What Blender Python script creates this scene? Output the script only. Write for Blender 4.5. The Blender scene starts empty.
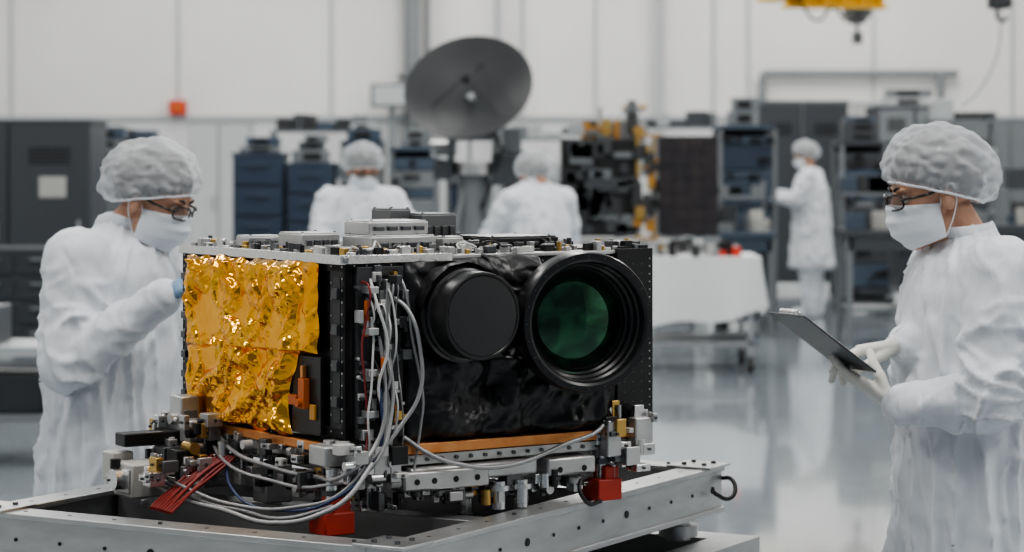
import bpy, bmesh, math, random
from mathutils import Vector, Matrix, noise
from mathutils.bvhtree import BVHTree
random.seed(7)
S = bpy.context.scene
COL = S.collection
R = math.radians

# ------------------------------------------------------------------ materials
def mat(name, col, rough=0.5, metal=0.0, bump=None, colvar=None, coat=0.0, spec=0.5,
        rvar=None, alpha=None, sheen=0.0, sss=0.0, stretch=None, emit=0.0):
    m = bpy.data.materials.new(name); m.use_nodes = True
    nt = m.node_tree; b = nt.nodes['Principled BSDF']
    b.inputs['Base Color'].default_value = (*col, 1)
    b.inputs['Roughness'].default_value = rough
    b.inputs['Metallic'].default_value = metal
    b.inputs['Specular IOR Level'].default_value = spec
    b.inputs['Coat Weight'].default_value = coat
    if sheen: b.inputs['Sheen Weight'].default_value = sheen
    if sss:
        b.inputs['Subsurface Weight'].default_value = sss
        b.inputs['Subsurface Radius'].default_value = (0.01, 0.004, 0.002)
    if emit:
        b.inputs['Emission Color'].default_value = (*col, 1)
        b.inputs['Emission Strength'].default_value = emit
    tc = nt.nodes.new('ShaderNodeTexCoord')
    vec = tc.outputs['Object']
    if stretch:
        mp = nt.nodes.new('ShaderNodeMapping'); mp.inputs['Scale'].default_value = stretch
        nt.links.new(vec, mp.inputs['Vector']); vec = mp.outputs['Vector']
    if bump:
        n = nt.nodes.new('ShaderNodeTexNoise'); n.inputs['Scale'].default_value = bump[0]
        n.inputs['Detail'].default_value = 4
        bp = nt.nodes.new('ShaderNodeBump'); bp.inputs['Strength'].default_value = bump[1]
        bp.inputs['Distance'].default_value = bump[2] if len(bump) > 2 else 0.01
        nt.links.new(vec, n.inputs['Vector']); nt.links.new(n.outputs['Fac'], bp.inputs['Height'])
        nt.links.new(bp.outputs['Normal'], b.inputs['Normal'])
    if colvar:
        n2 = nt.nodes.new('ShaderNodeTexNoise'); n2.inputs['Scale'].default_value = colvar[0]
        n2.inputs['Detail'].default_value = 3
        r = nt.nodes.new('ShaderNodeValToRGB')
        r.color_ramp.elements[0].position = 0.3; r.color_ramp.elements[1].position = 0.7
        r.color_ramp.elements[0].color = (*col, 1); r.color_ramp.elements[1].color = (*colvar[1], 1)
        nt.links.new(vec, n2.inputs['Vector']); nt.links.new(n2.outputs['Fac'], r.inputs['Fac'])
        nt.links.new(r.outputs['Color'], b.inputs['Base Color'])
    if rvar:
        n3 = nt.nodes.new('ShaderNodeTexNoise'); n3.inputs['Scale'].default_value = rvar[0]
        mr = nt.nodes.new('ShaderNodeMapRange')
        mr.inputs['To Min'].default_value = rvar[1]; mr.inputs['To Max'].default_value = rvar[2]
        nt.links.new(vec, n3.inputs['Vector']); nt.links.new(n3.outputs['Fac'], mr.inputs['Value'])
        nt.links.new(mr.outputs['Result'], b.inputs['Roughness'])
    if alpha is not None: b.inputs['Alpha'].default_value = alpha
    return m

MT = {}
def D(k, *a, **kw): MT[k] = mat(k, *a, **kw)
D('wall_white', (.66,.655,.64), .6, colvar=(.6,(.72,.715,.70)))
D('wall_lower', (.54,.55,.55), .5, colvar=(.5,(.59,.60,.60)))
D('trim_grey', (.42,.44,.45), .5)
D('epoxy_floor', (.28,.32,.345), .09, colvar=(.8,(.33,.37,.395)), rvar=(1.3,.05,.15), bump=(2.5,.05,.02), spec=.9, coat=.35)
D('ceiling_white', (.8,.8,.8), .8)
D('alu', (.48,.48,.48), .34, 1.0, colvar=(9,(.62,.62,.62)), rvar=(14,.26,.45))
D('alu_bright', (.72,.72,.72), .25, 1.0, rvar=(20,.18,.35))
D('alu_painted', (.44,.44,.435), .36, .8, colvar=(16,(.60,.60,.595)), rvar=(25,.28,.5), bump=(90,.08,.001))
D('alu_rail', (.42,.425,.425), .34, .85, colvar=(7,(.54,.545,.545)), rvar=(18,.26,.46), stretch=(1,1,4))
D('steel_dark', (.12,.125,.13), .38, .8)
D('black_panel', (.012,.012,.013), .42, bump=(120,.15,.001))
D('black_anod', (.017,.017,.018), .32, .2, rvar=(30,.25,.42))
D('black_matte', (.008,.008,.008), .6)
D('lens_black', (.014,.014,.015), .30, bump=(200,.05,.0005))
D('cap_black', (.026,.026,.028), .42, bump=(60,.05,.0005))
D('black_blanket', (.011,.011,.012), .34, bump=(60,.35,.004), rvar=(8,.24,.46))
D('charcoal', (.04,.042,.045), .5)
D('grey_box', (.17,.175,.18), .4, .5)
D('white_plastic', (.56,.56,.54), .4)
D('offwhite', (.48,.475,.45), .45)
D('orange', (.50,.12,.02), .45)
D('copper', (.66,.25,.08), .38, .6, colvar=(30,(.75,.36,.14)))
D('red_block', (.42,.035,.018), .42)
D('red_cable', (.20,.022,.02), .45)
D('cable_grey', (.36,.36,.365), .38, .5, bump=(420,.6,.001))
D('cable_white', (.55,.55,.54), .45)
D('cable_black', (.015,.015,.015), .4)
D('cable_blue', (.03,.05,.12), .4)
D('brass', (.60,.40,.14), .33, 1)
D('amber', (.50,.24,.04), .35)
D('gold_foil', (1.0,.53,.075), .15, 1.0, bump=(60,.28,.003), colvar=(11,(.86,.36,.025)), rvar=(25,.08,.22))
D('silver_foil', (.75,.75,.74), .22, 1.0, bump=(60,.4,.005))
D('gown_seam', (.68,.70,.73), .7)
D('mask_white', (.76,.79,.83), .7, bump=(300,.1,.001))
D('skin', (.47,.255,.17), .5, sss=.15, colvar=(25,(.53,.30,.205)), bump=(300,.1,.001))
D('hair_dark', (.028,.020,.016), .5, bump=(90,.6,.004), stretch=(1,1,.3))
D('eye_white', (.75,.73,.70), .15)
D('iris', (.05,.025,.015), .1)
D('glove_white', (.66,.65,.61), .6, bump=(60,.4,.004))
D('glove_blue', (.22,.33,.48), .4)
D('frame_dark', (.02,.016,.014), .25)
D('clip_board', (.035,.037,.04), .45)
D('paper', (.8,.8,.78), .7)
D('cab_dark', (.060,.066,.075), .45)
D('cab_dark2', (.035,.04,.045), .45)
D('cab_grey', (.19,.205,.215), .45)
D('cab_light', (.42,.44,.45), .45)
D('cab_blue', (.030,.048,.080), .45)
D('cab_blue2', (.06,.085,.12), .45)
D('solar', (.030,.028,.034), .35, .2, colvar=(8,(.055,.045,.045)))
D('yellow_paint', (.72,.42,.02), .4)
D('dish_dark', (.045,.048,.052), .5)
D('rubber', (.03,.03,.03), .6)
D('cloth_white', (.68,.69,.70), .75, bump=(15,.3,.01))
D('red_sign', (.6,.05,.025), .4)

def gown_mat():
    m = bpy.data.materials.new('gown'); m.use_nodes = True
    nt = m.node_tree; b = nt.nodes['Principled BSDF']
    b.inputs['Base Color'].default_value = (.70,.725,.76,1); b.inputs['Roughness'].default_value = .58
    b.inputs['Sheen Weight'].default_value = .1
    tc = nt.nodes.new('ShaderNodeTexCoord'); mp = nt.nodes.new('ShaderNodeMapping'); mp.inputs['Scale'].default_value=(1,1,.5)
    nt.links.new(tc.outputs['Object'], mp.inputs['Vector'])
    last=None
    for sc,dist,st,typ in ((7,.024,.9,'RIDGED_MULTIFRACTAL'),(17,.012,.6,'RIDGED_MULTIFRACTAL'),(45,.003,.4,'FBM')):
        n=nt.nodes.new('ShaderNodeTexNoise'); n.noise_type=typ; n.inputs['Scale'].default_value=sc; n.inputs['Detail'].default_value=1.5
        n.inputs['Distortion'].default_value=.8; nt.links.new(mp.outputs['Vector'],n.inputs['Vector'])
        bp=nt.nodes.new('ShaderNodeBump'); bp.inputs['Strength'].default_value=st; bp.inputs['Distance'].default_value=dist
        nt.links.new(n.outputs['Fac'],bp.inputs['Height'])
        if last: nt.links.new(last.outputs['Normal'],bp.inputs['Normal'])
        last=bp
    nt.links.new(last.outputs['Normal'],b.inputs['Normal'])
    return m
MT['gown']=gown_mat()

def hairnet():
    m = bpy.data.materials.new('bouffant_net'); m.use_nodes = True
    nt = m.node_tree; b = nt.nodes['Principled BSDF']
    b.inputs['Base Color'].default_value = (.86,.885,.91,1); b.inputs['Roughness'].default_value = .7
    tc = nt.nodes.new('ShaderNodeTexCoord'); n = nt.nodes.new('ShaderNodeTexNoise'); n.noise_type='RIDGED_MULTIFRACTAL'
    n.inputs['Scale'].default_value = 15; n.inputs['Detail'].default_value = 3; n.inputs['Distortion'].default_value = 1.6
    nt.links.new(tc.outputs['Object'], n.inputs['Vector'])
    mr = nt.nodes.new('ShaderNodeMapRange')
    mr.inputs['From Min'].default_value=.3; mr.inputs['From Max'].default_value=1.3
    mr.inputs['To Min'].default_value=.36; mr.inputs['To Max'].default_value=.96
    nt.links.new(n.outputs['Fac'], mr.inputs['Value']); nt.links.new(mr.outputs['Result'], b.inputs['Alpha'])
    bp = nt.nodes.new('ShaderNodeBump'); bp.inputs['Strength'].default_value=.6; bp.inputs['Distance'].default_value=.008
    nt.links.new(n.outputs['Fac'], bp.inputs['Height']); nt.links.new(bp.outputs['Normal'], b.inputs['Normal'])
    return m
MT['net'] = hairnet()
def lensglass():
    m = bpy.data.materials.new('coated_lens'); m.use_nodes = True
    nt = m.node_tree; b = nt.nodes['Principled BSDF']
    b.inputs['Roughness'].default_value=.02; b.inputs['Coat Weight'].default_value=1; b.inputs['Coat Roughness'].default_value=.0
    b.inputs['Coat Tint'].default_value=(.6,1,.8,1); b.inputs['Specular Tint'].default_value=(.4,1,.7,1)
    b.inputs['Metallic'].default_value=.55
    tc = nt.nodes.new('ShaderNodeTexCoord'); n = nt.nodes.new('ShaderNodeTexNoise'); n.inputs['Scale'].default_value=14; n.inputs['Distortion'].default_value=1.0
    r = nt.nodes.new('ShaderNodeValToRGB'); r.color_ramp.elements[0].position=.42; r.color_ramp.elements[1].position=.70
    r.color_ramp.elements[0].color=(.006,.018,.014,1); r.color_ramp.elements[1].color=(.06,.13,.08,1)
    nt.links.new(tc.outputs['Object'], n.inputs['Vector']); nt.links.new(n.outputs['Fac'], r.inputs['Fac'])
    nt.links.new(r.outputs['Color'], b.inputs['Base Color'])
    return m
MT['lens_glass'] = lensglass()
MT['spec_lens'] = mat('spectacle_lens', (.16,.12,.10), .05, alpha=.55)

# ------------------------------------------------------------------ builder
def link(o, parent=None):
    COL.objects.link(o)
    if parent: o.parent = parent
    return o
def smooth_me(me, ang=40):
    me.polygons.foreach_set('use_smooth', [True]*len(me.polygons))
    if ang: me.set_sharp_from_angle(angle=R(ang))
class Thing:
    def __init__(s, name, loc=(0,0,0), rz=0, scale=1):
        s.e = bpy.data.objects.new(name, None); s.e.empty_display_size = .1
        s.e.location = loc; s.e.rotation_euler = (0,0,rz); s.e.scale = (scale,)*3
        COL.objects.link(s.e); s.p = {}; s.n = 0
    def bm(s, part, m, bevel=0):
        if part not in s.p: s.p[part] = [bmesh.new(), m, bevel]
        return s.p[part][0]
    def box(s, part, m, c, size, rot=None, bevel=.0015):
        bm = s.bm(part, m, bevel)
        M = Matrix.Translation(c)
        if rot is not None: M = M @ (rot.to_4x4() if isinstance(rot, Matrix) else Matrix.Rotation(rot, 4, 'Z'))
        bmesh.ops.create_cube(bm, size=1, matrix=M @ Matrix.Diagonal((*size, 1)))
    def bx(s, part, m, x0, x1, y0, y1, z0, z1, bevel=.0015):
        s.box(part, m, ((x0+x1)/2,(y0+y1)/2,(z0+z1)/2), (abs(x1-x0),abs(y1-y0),abs(z1-z0)), bevel=bevel)
    def cyl(s, part, m, p0, p1, r, r2=None, seg=20, bevel=0):
        bm = s.bm(part, m, bevel); p0 = Vector(p0); p1 = Vector(p1); d = p1-p0
        M = Matrix.Translation((p0+p1)/2) @ d.to_track_quat('Z','Y').to_matrix().to_4x4()
        bmesh.ops.create_cone(bm, cap_ends=True, segments=seg, radius1=r, radius2=r if r2 is None else r2, depth=d.length, matrix=M)
    def sph(s, part, m, c, r, seg=16):
        bm = s.bm(part, m)
        sc = (r,)*3 if not hasattr(r,'__len__') else r
        bmesh.ops.create_uvsphere(bm, u_segments=seg, v_segments=seg//2+2, radius=1, matrix=Matrix.Translation(c) @ Matrix.Diagonal((*sc,1)))
    def lathe(s, part, m, prof, c, axis, seg=64):
        bm = s.bm(part, m); q = Vector(axis).to_track_quat('Z','Y').to_matrix()
        rings = []
        for r, d in prof:
            if r < 1e-6: rings.append([bm.verts.new(Vector(c)+q@Vector((0,0,d)))])
            else: rings.append([bm.verts.new(Vector(c)+q@Vector((r*math.cos(2*math.pi*i/seg), r*math.sin(2*math.pi*i/seg), d))) for i in range(seg)])
        for a, b in zip(rings, rings[1:]):
            for i in range(seg):
                j = (i+1) % seg
                if len(a) == 1: bm.faces.new((a[0], b[i], b[j]))
                elif len(b) == 1: bm.faces.new((a[i], a[j], b[0]))
                else: bm.faces.new((a[i], a[j], b[j], b[i]))
    def tube(s, part, m, pts, r, cyc=False, res=6):
        cu = bpy.data.curves.new(part, 'CURVE'); cu.dimensions = '3D'; cu.bevel_depth = r; cu.bevel_resolution = 3
        cu.resolution_u = res; cu.use_fill_caps = True
        sp = cu.splines.new('BEZIER'); sp.bezier_points.add(len(pts)-1)
        for bp, p in zip(sp.bezier_points, pts):
            bp.co = p; bp.handle_left_type = bp.handle_right_type = 'AUTO'
        sp.use_cyclic_u = cyc
        cu.materials.append(MT[m]); s.n += 1
        return link(bpy.data.objects.new('%s_%d' % (part, s.n), cu), s.e)
    def mesh(s, part, m, me, ang=None):
        me.materials.clear(); me.materials.append(MT[m]); smooth_me(me, ang)
        return link(bpy.data.objects.new(part, me), s.e)
    def done(s):
        for k, (bm, m, bv) in s.p.items():
            bmesh.ops.recalc_face_normals(bm, faces=bm.faces)
            me = bpy.data.meshes.new(k); bm.to_mesh(me); bm.free()
            me.materials.append(MT[m]); smooth_me(me, 35)
            o = link(bpy.data.objects.new(k, me), s.e)
            if bv:
                md = o.modifiers.new('bevel', 'BEVEL'); md.width = bv; md.segments = 2; md.limit_method = 'ANGLE'
        s.p = {}

def plain(name, m, c, size, bevel=0):
    bm = bmesh.new(); bmesh.ops.create_cube(bm, size=1, matrix=Matrix.Translation(c) @ Matrix.Diagonal((*size,1)))
    me = bpy.data.meshes.new(name); bm.to_mesh(me); bm.free(); me.materials.append(MT[m])
    o = link(bpy.data.objects.new(name, me))
    return o

def tri(x): return abs((x % 1.0) - .5)*4 - 1
def crumple(p, seed=0, f=1.0, n=7):
    rr = random.Random(seed); h = 0
    w = noise.noise_vector(p*f*1.3 + Vector((seed,0,0)))*.35
    for i in range(n):
        d = Vector((rr.uniform(-1,1), rr.uniform(-1,1), rr.uniform(-1,1))).normalized()
        k = rr.uniform(.8, 2.4)
        h += tri((p*f + w).dot(d)*k + rr.random()) / k
    return h / n * 1.6

def sheet(fn, nu, nv):
    bm = bmesh.new(); g = [[bm.verts.new(fn(i/nu, j/nv)) for j in range(nv+1)] for i in range(nu+1)]
    for i in range(nu):
        for j in range(nv): bm.faces.new((g[i][j], g[i+1][j], g[i+1][j+1], g[i][j+1]))
    bmesh.ops.recalc_face_normals(bm, faces=bm.faces)
    me = bpy.data.meshes.new('sheet'); bm.to_mesh(me); bm.free(); return me

# ------------------------------------------------------------------ room
plain('floor', 'epoxy_floor', (0,16.5,-.05), (18,39.6,.1))
plain('ceiling', 'ceiling_white', (0,16.5,7.05), (18.4,39.6,.1))
plain('wall_back', 'wall_white', (0,36.1,4.6), (18,.2,4.9))
plain('wall_back_lower', 'wall_lower', (0,36.1,1.07), (18,.2,2.14))
plain('wall_left', 'wall_white', (-9.1,16.5,3.5), (.2,39.6,7))
plain('wall_right', 'wall_white', (9.1,16.5,3.5), (.2,39.6,7))
plain('trim_1', 'trim_grey', (0,35.98,2.12), (18,.05,.06))
plain('baseboard_back', 'trim_grey', (0,35.98,.08), (18,.04,.16))
for i, x in enumerate([-7.2,-4.8,-2.6,-.2,1.2,2.9,3.4,5.2,7.2]):
    plain('trim_%d' % (i+2), 'trim_grey', (x,35.985,4.6), (.035,.03,4.9))

k = 0
for yy,en in ((3.5,225), (13,200), (22.5,235), (31.5,265)):
    for xx in (-5.2, 0, 5.2):
        t = Thing('ceiling_light' if k == 0 else 'ceiling_light.%03d' % k, (xx,yy,6.9)); k += 1
        t.box('housing', 'cab_light', (0,0,.05), (1.7,5.2,.1))
        t.done()
        L = bpy.data.lights.new('lamp', 'AREA'); L.shape = 'RECTANGLE'; L.size = .9; L.size_y = 5
        L.energy = en*(1.3 if xx>0 else (.95 if xx<0 else 1.05)); L.color = (1,.975,.945)
        lo = bpy.data.objects.new('lamp', L); link(lo, t.e); lo.location = (0,0,-.02)
W = bpy.data.worlds.new('World'); S.world = W; W.use_nodes = True
W.node_tree.nodes['Background'].inputs[0].default_value = (.80,.88,1,1)
W.node_tree.nodes['Background'].inputs[1].default_value = .18

# ------------------------------------------------------------------ wall services
t = Thing('wall_pipe', (-1.43,35.75,0))
t.cyl('pipe','cab_grey',(0,0,0),(0,0,7.0),.11)
t.cyl('pipe','cab_grey',(.22,.05,0),(.22,.05,7.0),.04)
for z in (1.2,2.7,4.2): t.box('clamps','steel_dark',(0.05,.1,z),(.5,.2,.06))
t.done()
t = Thing('electrical_panel', (-1.5,35.4,0))
t.box('case','cab_grey',(-.2,0,2.42),(.6,.3,.34)); t.box('door','cab_light',(-.2,-.16,2.42),(.5,.02,.26)); t.box('case2','cab_grey',(.42,0,2.44),(.34,.25,.22))
t.box('stand','cab_grey',(-.2,.0,1.15),(.08,.08,2.3)); t.box('foot','cab_grey',(-.2,0,.02),(.3,.3,.04))
t.done()
t = Thing('fire_alarm_box', (-4.8,35.91,2.26))
t.box('case','red_sign',(0,0,0),(.24,.14,.2)); t.box('face','orange',(0,-.08,0),(.14,.02,.1)); t.done()
t = Thing('wall_conduit', (5.0,35.88,0))
t.cyl('run','cab_grey',(-1.4,0,2.75),(1.4,0,2.75),.05); t.cyl('run','cab_grey',(-1.4,0,2.75),(-1.4,0,0),.05); t.cyl('run','cab_grey',(1.15,0,2.75),(1.15,0,0),.06)
t.cyl('run2','cab_light',(-1.4,0,2.33),(1.0,0,2.33),.04); t.done()
t = Thing('wall_conduit.001', (-.2,35.88,0))
t.cyl('run','cab_light',(0,0,0),(0,0,7),.05); t.cyl('run','cab_light',(.35,0,2.2),(.35,0,7),.035)
t.cyl('run','cab_light',(2.3,0,0),(2.3,0,7),.05); t.done()

t = Thing('overhead_crane', (4.0,31,3.54), R(14))
t.box('top_flange','yellow_paint',(0,0,.15),(1.3,.34,.04)); t.box('web','yellow_paint',(0,0,.02),(1.3,.06,.26)); t.box('bottom_flange','yellow_paint',(0,0,-.12),(1.3,.34,.035))
t.box('end_truck','yellow_paint',(-.58,.1,.1),(.22,1.6,.24),bevel=.01)
for q in range(5): t.box('stiffeners','yellow_paint',(-.45+.25*q,0,.02),(.02,.3,.24))
for x in (-.55,.55): t.cyl('hangers','steel_dark',(x,0,.15),(x,0,3.46),.04)
t.box('trolley','steel_dark',(.30,0,-.19),(.24,.34,.1)); t.cyl('sheave','steel_dark',(.30,-.12,-.24),(.30,.12,-.24),.09); t.cyl('chain','steel_dark',(.30,0,-.2),(.30,0,-.5),.02)
t.box('hook_block','steel_dark',(.30,0,-.5),(.1,.1,.14))
t.tube('festoon','cable_black',[(-.5,-.2,-.12),(-.3,-.2,-.3),(-.1,-.2,-.14),(.1,-.2,-.3),(.28,-.2,-.16)],.015)
t.done()
t = Thing('chain_hoist', (3.88,20,2.8))
t.cyl('chain','steel_dark',(0,0,.1),(0,0,4.2),.012); t.cyl('chain','steel_dark',(.06,0,.1),(.06,0,4.2),.008)
t.box('block','charcoal',(.02,0,.08),(.18,.14,.2),bevel=.02)
t.tube('hook','steel_dark',[(0,0,-.02),(0,0,-.08),(.05,0,-.12),(.08,0,-.08)],.015)
t.tube('cable','cab_grey',[(.03,0,0),(.02,0,-.3),(-.04,0,-.5),(-.18,0,-.72),(-.28,0,-.8)],.006)
t.done()

# ------------------------------------------------------------------ background furniture
def cabinet(name, x0, x1, y, d, z0, z1, m, m2, cols=2, rows=1, vents=True, label=False, hm='cab_grey'):
    t = Thing(name, ((x0+x1)/2, y, 0)); w = x1-x0
    t.box('carcass', m, (0,d/2,(z0+z1)/2+.03), (w,d,z1-z0-.06), bevel=.01)
    for i in range(cols):
        for j in range(rows):
            cw = w/cols; rh = (z1-z0-.1)/rows
            cx = -w/2+cw*(i+.5); cz = z0+.08+rh*(j+.5)
            t.box('doors', m2, (cx,-.012,cz), (cw-.03,.024,rh-.03), bevel=.004)
            if rows > 2: t.box('handles',hm,(cx,-.04,cz+rh*.2),(cw*.5,.025,.02))
            else: t.box('handles','cab_light',(cx+cw*.36,-.045,cz),(.02,.03,.16))
            if vents and rows <= 2:
                for q in range(5): t.box('vents','black_matte',(cx,-.028,cz+rh*.38-q*.03),(cw*.5,.006,.012),bevel=0)
    if label: t.box('label','offwhite',(label[0],-.03,label[1]),(label[2],.012,label[3]))
    for sx in (-1,1):
        for sy in (.08,d-.08):
            t.cyl('feet','rubber',(sx*(w/2-.08),sy,0),(sx*(w/2-.08),sy,z0+.05),.035)
    t.box('top_cap', m, (0,d/2,z1-.01),(w+.02,d+.02,.03))
    t.done(); return t
def rackbox(name, x0, x1, y, d, z1, m, seed=0):
    rr = random.Random(seed); t = Thing(name, ((x0+x1)/2, y, 0)); w = x1-x0
    for sx in (-1,1):
        for sy in (0.02,d-.02): t.box('posts','cab_grey',(sx*(w/2-.02),sy,z1/2+.03),(.04,.04,z1-.06))
    t.box('top',m,(0,d/2,z1),(w,d,.04)); t.box('base',m,(0,d/2,.1),(w,d,.06)); t.box('back','cab_dark2',(0,d-.02,z1/2+.05),(w-.05,.02,z1-.1))
    z = .16
    while z < z1-.1:
        h = rr.choice([.07,.09,.13,.18,.24]); h = min(h, z1-.04-z)
        mm = rr.choice([m,m,'charcoal','cab_grey','cab_dark','cab_blue2','cab_blue'])
        t.box('unit_'+mm, mm, (0,d/2-.01,z+h/2),(w-.09,d-.04,h-.012))
        for q in range(rr.randint(2,5)):
            t.box('knobs',rr.choice(['cab_light','cab_grey','black_matte','black_matte']),(rr.uniform(-.4,.4)*w,-.01,z+h/2+rr.uniform(-.2,.2)*h),(rr.uniform(.02,.1),.03,rr.uniform(.02,.05)))
        z += h
    for sx in (-1,1): t.cyl('feet','rubber',(sx*(w/2-.05),.06,0),(sx*(w/2-.05),.06,.09),.04); t.cyl('feet','rubber',(sx*(w/2-.05),d-.06,0),(sx*(w/2-.05),d-.06,.09),.04)
    t.done()
cabinet('equipment_cabinet',-4.75,-3.42,20.3,.8,.05,1.89,'cab_dark','cab_dark',2,1,label=(.36,1.35,.22,.17))
cabinet('tool_chest',-4.1,-3.2,18.4,.6,.1,.92,'cab_dark','cab_dark2',2,4)
rackbox('electronics_rack',-3.95,-3.50,23,.6,1.64,'cab_grey',3)
cabinet('storage_locker',-3.75,-3.05,29,.6,.05,1.98,'cab_light','wall_lower',2,1,vents=False)
cabinet('tool_cabinet',-2.68,-2.2,24,.6,.05,1.62,'cab_blue','cab_blue',1,5,hm='cab_blue2')
cabinet('tool_cabinet.001',-2.16,-1.72,24,.6,.05,1.52,'cab_blue','cab_blue',1,5,hm='cab_blue2')
rackbox('electronics_rack.001',-1.66,-1.26,24.2,.6,1.72,'cab_blue',8)
rackbox('electronics_rack.002',-1.2,-.72,24.4,.6,1.66,'cab_blue2',11)
rackbox('electronics_rack.003',-.66,-.2,25,.6,1.5,'cab_grey',12)
rackbox('electronics_rack.004',-.12,.34,25,.6,1.62,'cab_blue2',13)
def stack(name, x, y, z, seed, n=4, w=.3):
    rr = random.Random(seed); t = Thing(name,(x,y,z)); zz = 0
    for i in range(n):
        h = rr.uniform(.05,.13); ww = w*rr.uniform(.6,1)
        mm = rr.choice(['cab_grey','cab_grey','cab_dark','cab_blue2','cab_light'])
        t.box('case_'+mm, mm, (rr.uniform(-.03,.03),0,zz+h/2),(ww,.3,h-.001),bevel=.006)
        t.box('front_'+mm,'black_matte',(0,-.155,zz+h/2),(ww*.5,.01,h*.5)); zz += h
    t.done()
stack('instrument_stack',-2.43,24.3,1.625,1,2,.4); stack('instrument_stack.001',-1.93,24.3,1.525,2,3,.35)
stack('instrument_stack.003',-1.46,24.5,1.74,6,2,.35); stack('instrument_stack.004',-.95,24.7,1.68,7,2,.35)
stack('instrument_stack.005',-3.75,23.3,1.66,9,2,.35); stack('instrument_stack.006',2.15,23.3,1.88,15,2,.4); stack('instrument_stack.007',3.6,25.8,1.74,17,3,.4)
def shelf(name,x0,x1,y,z1,seed,levels=4):
    rr=random.Random(seed); t=Thing(name,((x0+x1)/2,y,0)); w=x1-x0
    for sx in (-1,1):
        for sy in (.02,.5): t.box('posts','cab_grey',(sx*(w/2-.02),sy,z1/2),(.04,.04,z1))
    for i in range(levels):
        z=.15+(z1-.17)*i/(levels-1); t.box('shelves','cab_grey',(0,.26,z),(w,.5,.03))
        x=-w/2+.06
        while x<w/2-.15:
            ww=rr.uniform(.1,.32); h=rr.uniform(.1,.34); mm=rr.choice(['cab_grey','cab_dark','cab_blue2','cab_light','cab_dark','charcoal'])
            ww=min(ww,w/2-.04-x)
            if i==levels-1: h*=.6
            t.box('crates_'+mm,mm,(x+ww/2,.26,z+.015+h/2),(ww-.02,.4,h),bevel=.008); x+=ww
    t.done()
shelf('storage_shelf',-5.6,-4.25,30,1.75,3)
shelf('storage_shelf.001',-3.0,-1.75,31,1.9,4)
shelf('storage_shelf.002',-.55,.75,31,1.8,5)
shelf('storage_shelf.003',1.3,2.7,31,1.95,6)
shelf('storage_shelf.004',5.0,6.6,30,1.9,8)
shelf('storage_shelf.005',4.05,4.75,24.2,1.95,14,5)

t = Thing('platform_cart',(-2.85,13,0))
t.box('deck','cab_light',(0,.3,.6),(.95,.6,.05)); t.box('shelf','cab_grey',(0,.3,.25),(.9,.55,.04))
for sx in (-1,1):
    for sy in (.05,.55):
        t.box('legs','cab_grey',(sx*.44,sy,.35),(.04,.04,.5)); t.cyl('wheels','rubber',(sx*.44-.02,sy,.06),(sx*.44+.02,sy,.06),.06)
t.box('crate','cab_dark2',(.05,.3,.37),(.7,.45,.2),bevel=.01); t.box('crate2','cab_dark',(-.1,.3,.725),(.5,.4,.2),bevel=.01); t.done()

# dish antenna on pedestal
t = Thing('dish_antenna',(-.327,19,0))
n = Vector((-.16,-.78,.60)).normalized(); c = Vector((0,0,2.106))
t.lathe('reflector','dish_dark',[(0,-.13),(.1,-.125),(.2,-.105),(.3,-.07),(.4,-.02),(.487,.04),(.497,.045),(.497,.03),(.4,-.04),(.3,-.09),(.2,-.125),(.1,-.145),(0,-.15)],c,n,72)
q = n.to_track_quat('Z','Y').to_matrix()
fe = c+n*.16
for a in (80,200,320):
    t.cyl('struts','charcoal',c+q@Vector((.30*math.cos(R(a)),.30*math.sin(R(a)),-.06)),fe,.006)
t.cyl('feed','charcoal',fe-n*.05,fe+n*.03,.03,.022); t.cyl('hub','cab_light',c-n*.12,c-n*.07,.03)
b = c-n*.15
t.cyl('boresight_mount','cab_grey',b,b-n*.2,.11); t.box('gearbox','cab_grey',(0.02,.28,1.86),(.3,.26,.28),bevel=.02)
t.box('yoke','cab_grey',(-.14,.28,1.72),(.05,.24,.36)); t.box('yoke','cab_grey',(.2,.28,1.72),(.05,.24,.36))
t.cyl('azimuth_bearing','alu',(.03,.28,1.46),(.03,.28,1.56),.2); t.cyl('column','cab_grey',(.03,.28,.9),(.03,.28,1.46),.12)
for a in range(4):
    an = R(45+90*a); t.cyl('legs','cab_grey',(.03+.1*math.cos(an),.28+.1*math.sin(an),1.35),(.03+.5*math.cos(an),.28+.5*math.sin(an),.02),.028)
t.box('drive_box','cab_dark',(.27,.2,1.5),(.2,.22,.24),bevel=.01); t.box('drive_box','cab_light',(-.2,.15,1.5),(.14,.2,.16),bevel=.01)
t.box('drive_box2','cab_grey',(.33,.3,1.72),(.14,.2,.2),bevel=.01); t.cyl('encoder','alu',(-.3,.28,1.66),(-.1,.28,1.66),.06)
t.tube('cable','cable_black',[(.1,.2,1.8),(.24,.05,1.7),(.2,.1,1.5),(.1,.15,1.2)],.015)
t.done()

# second spacecraft with solar panel
t = Thing('small_satellite',(1.0,20.2,0))
t.bx('bus','black_panel',-.6,.02,0,.6,.95,1.74,bevel=.01)
t.bx('frame','brass',-.0,.03,-.03,.62,.9,1.8); t.bx('frame','amber',.14,.16,-.03,.0,.9,1.78)
for z in (.93,1.2,1.5,1.76): t.bx('ribs','amber',.0,.2,-.02,.02,z,z+.02)
t.bx('panel_core','charcoal',.18,.66,-.06,-.02,.96,1.76)
for i in range(4):
    for j in range(7): t.box('solar_cells','solar',(.18+.06+.12*i,-.065,1.02+.113*j),(.112,.012,.107),bevel=0)
rr = random.Random(4)
for i in range(40):
    mm = rr.choice(['charcoal','cab_dark','steel_dark','cab_grey','cab_dark','cab_dark'])
    t.box('bus_'+mm, mm,(rr.uniform(-.55,-.03),-.02,rr.uniform(1.0,1.7)),(rr.uniform(.05,.2),.06,rr.uniform(.04,.16)),bevel=.006)
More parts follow.
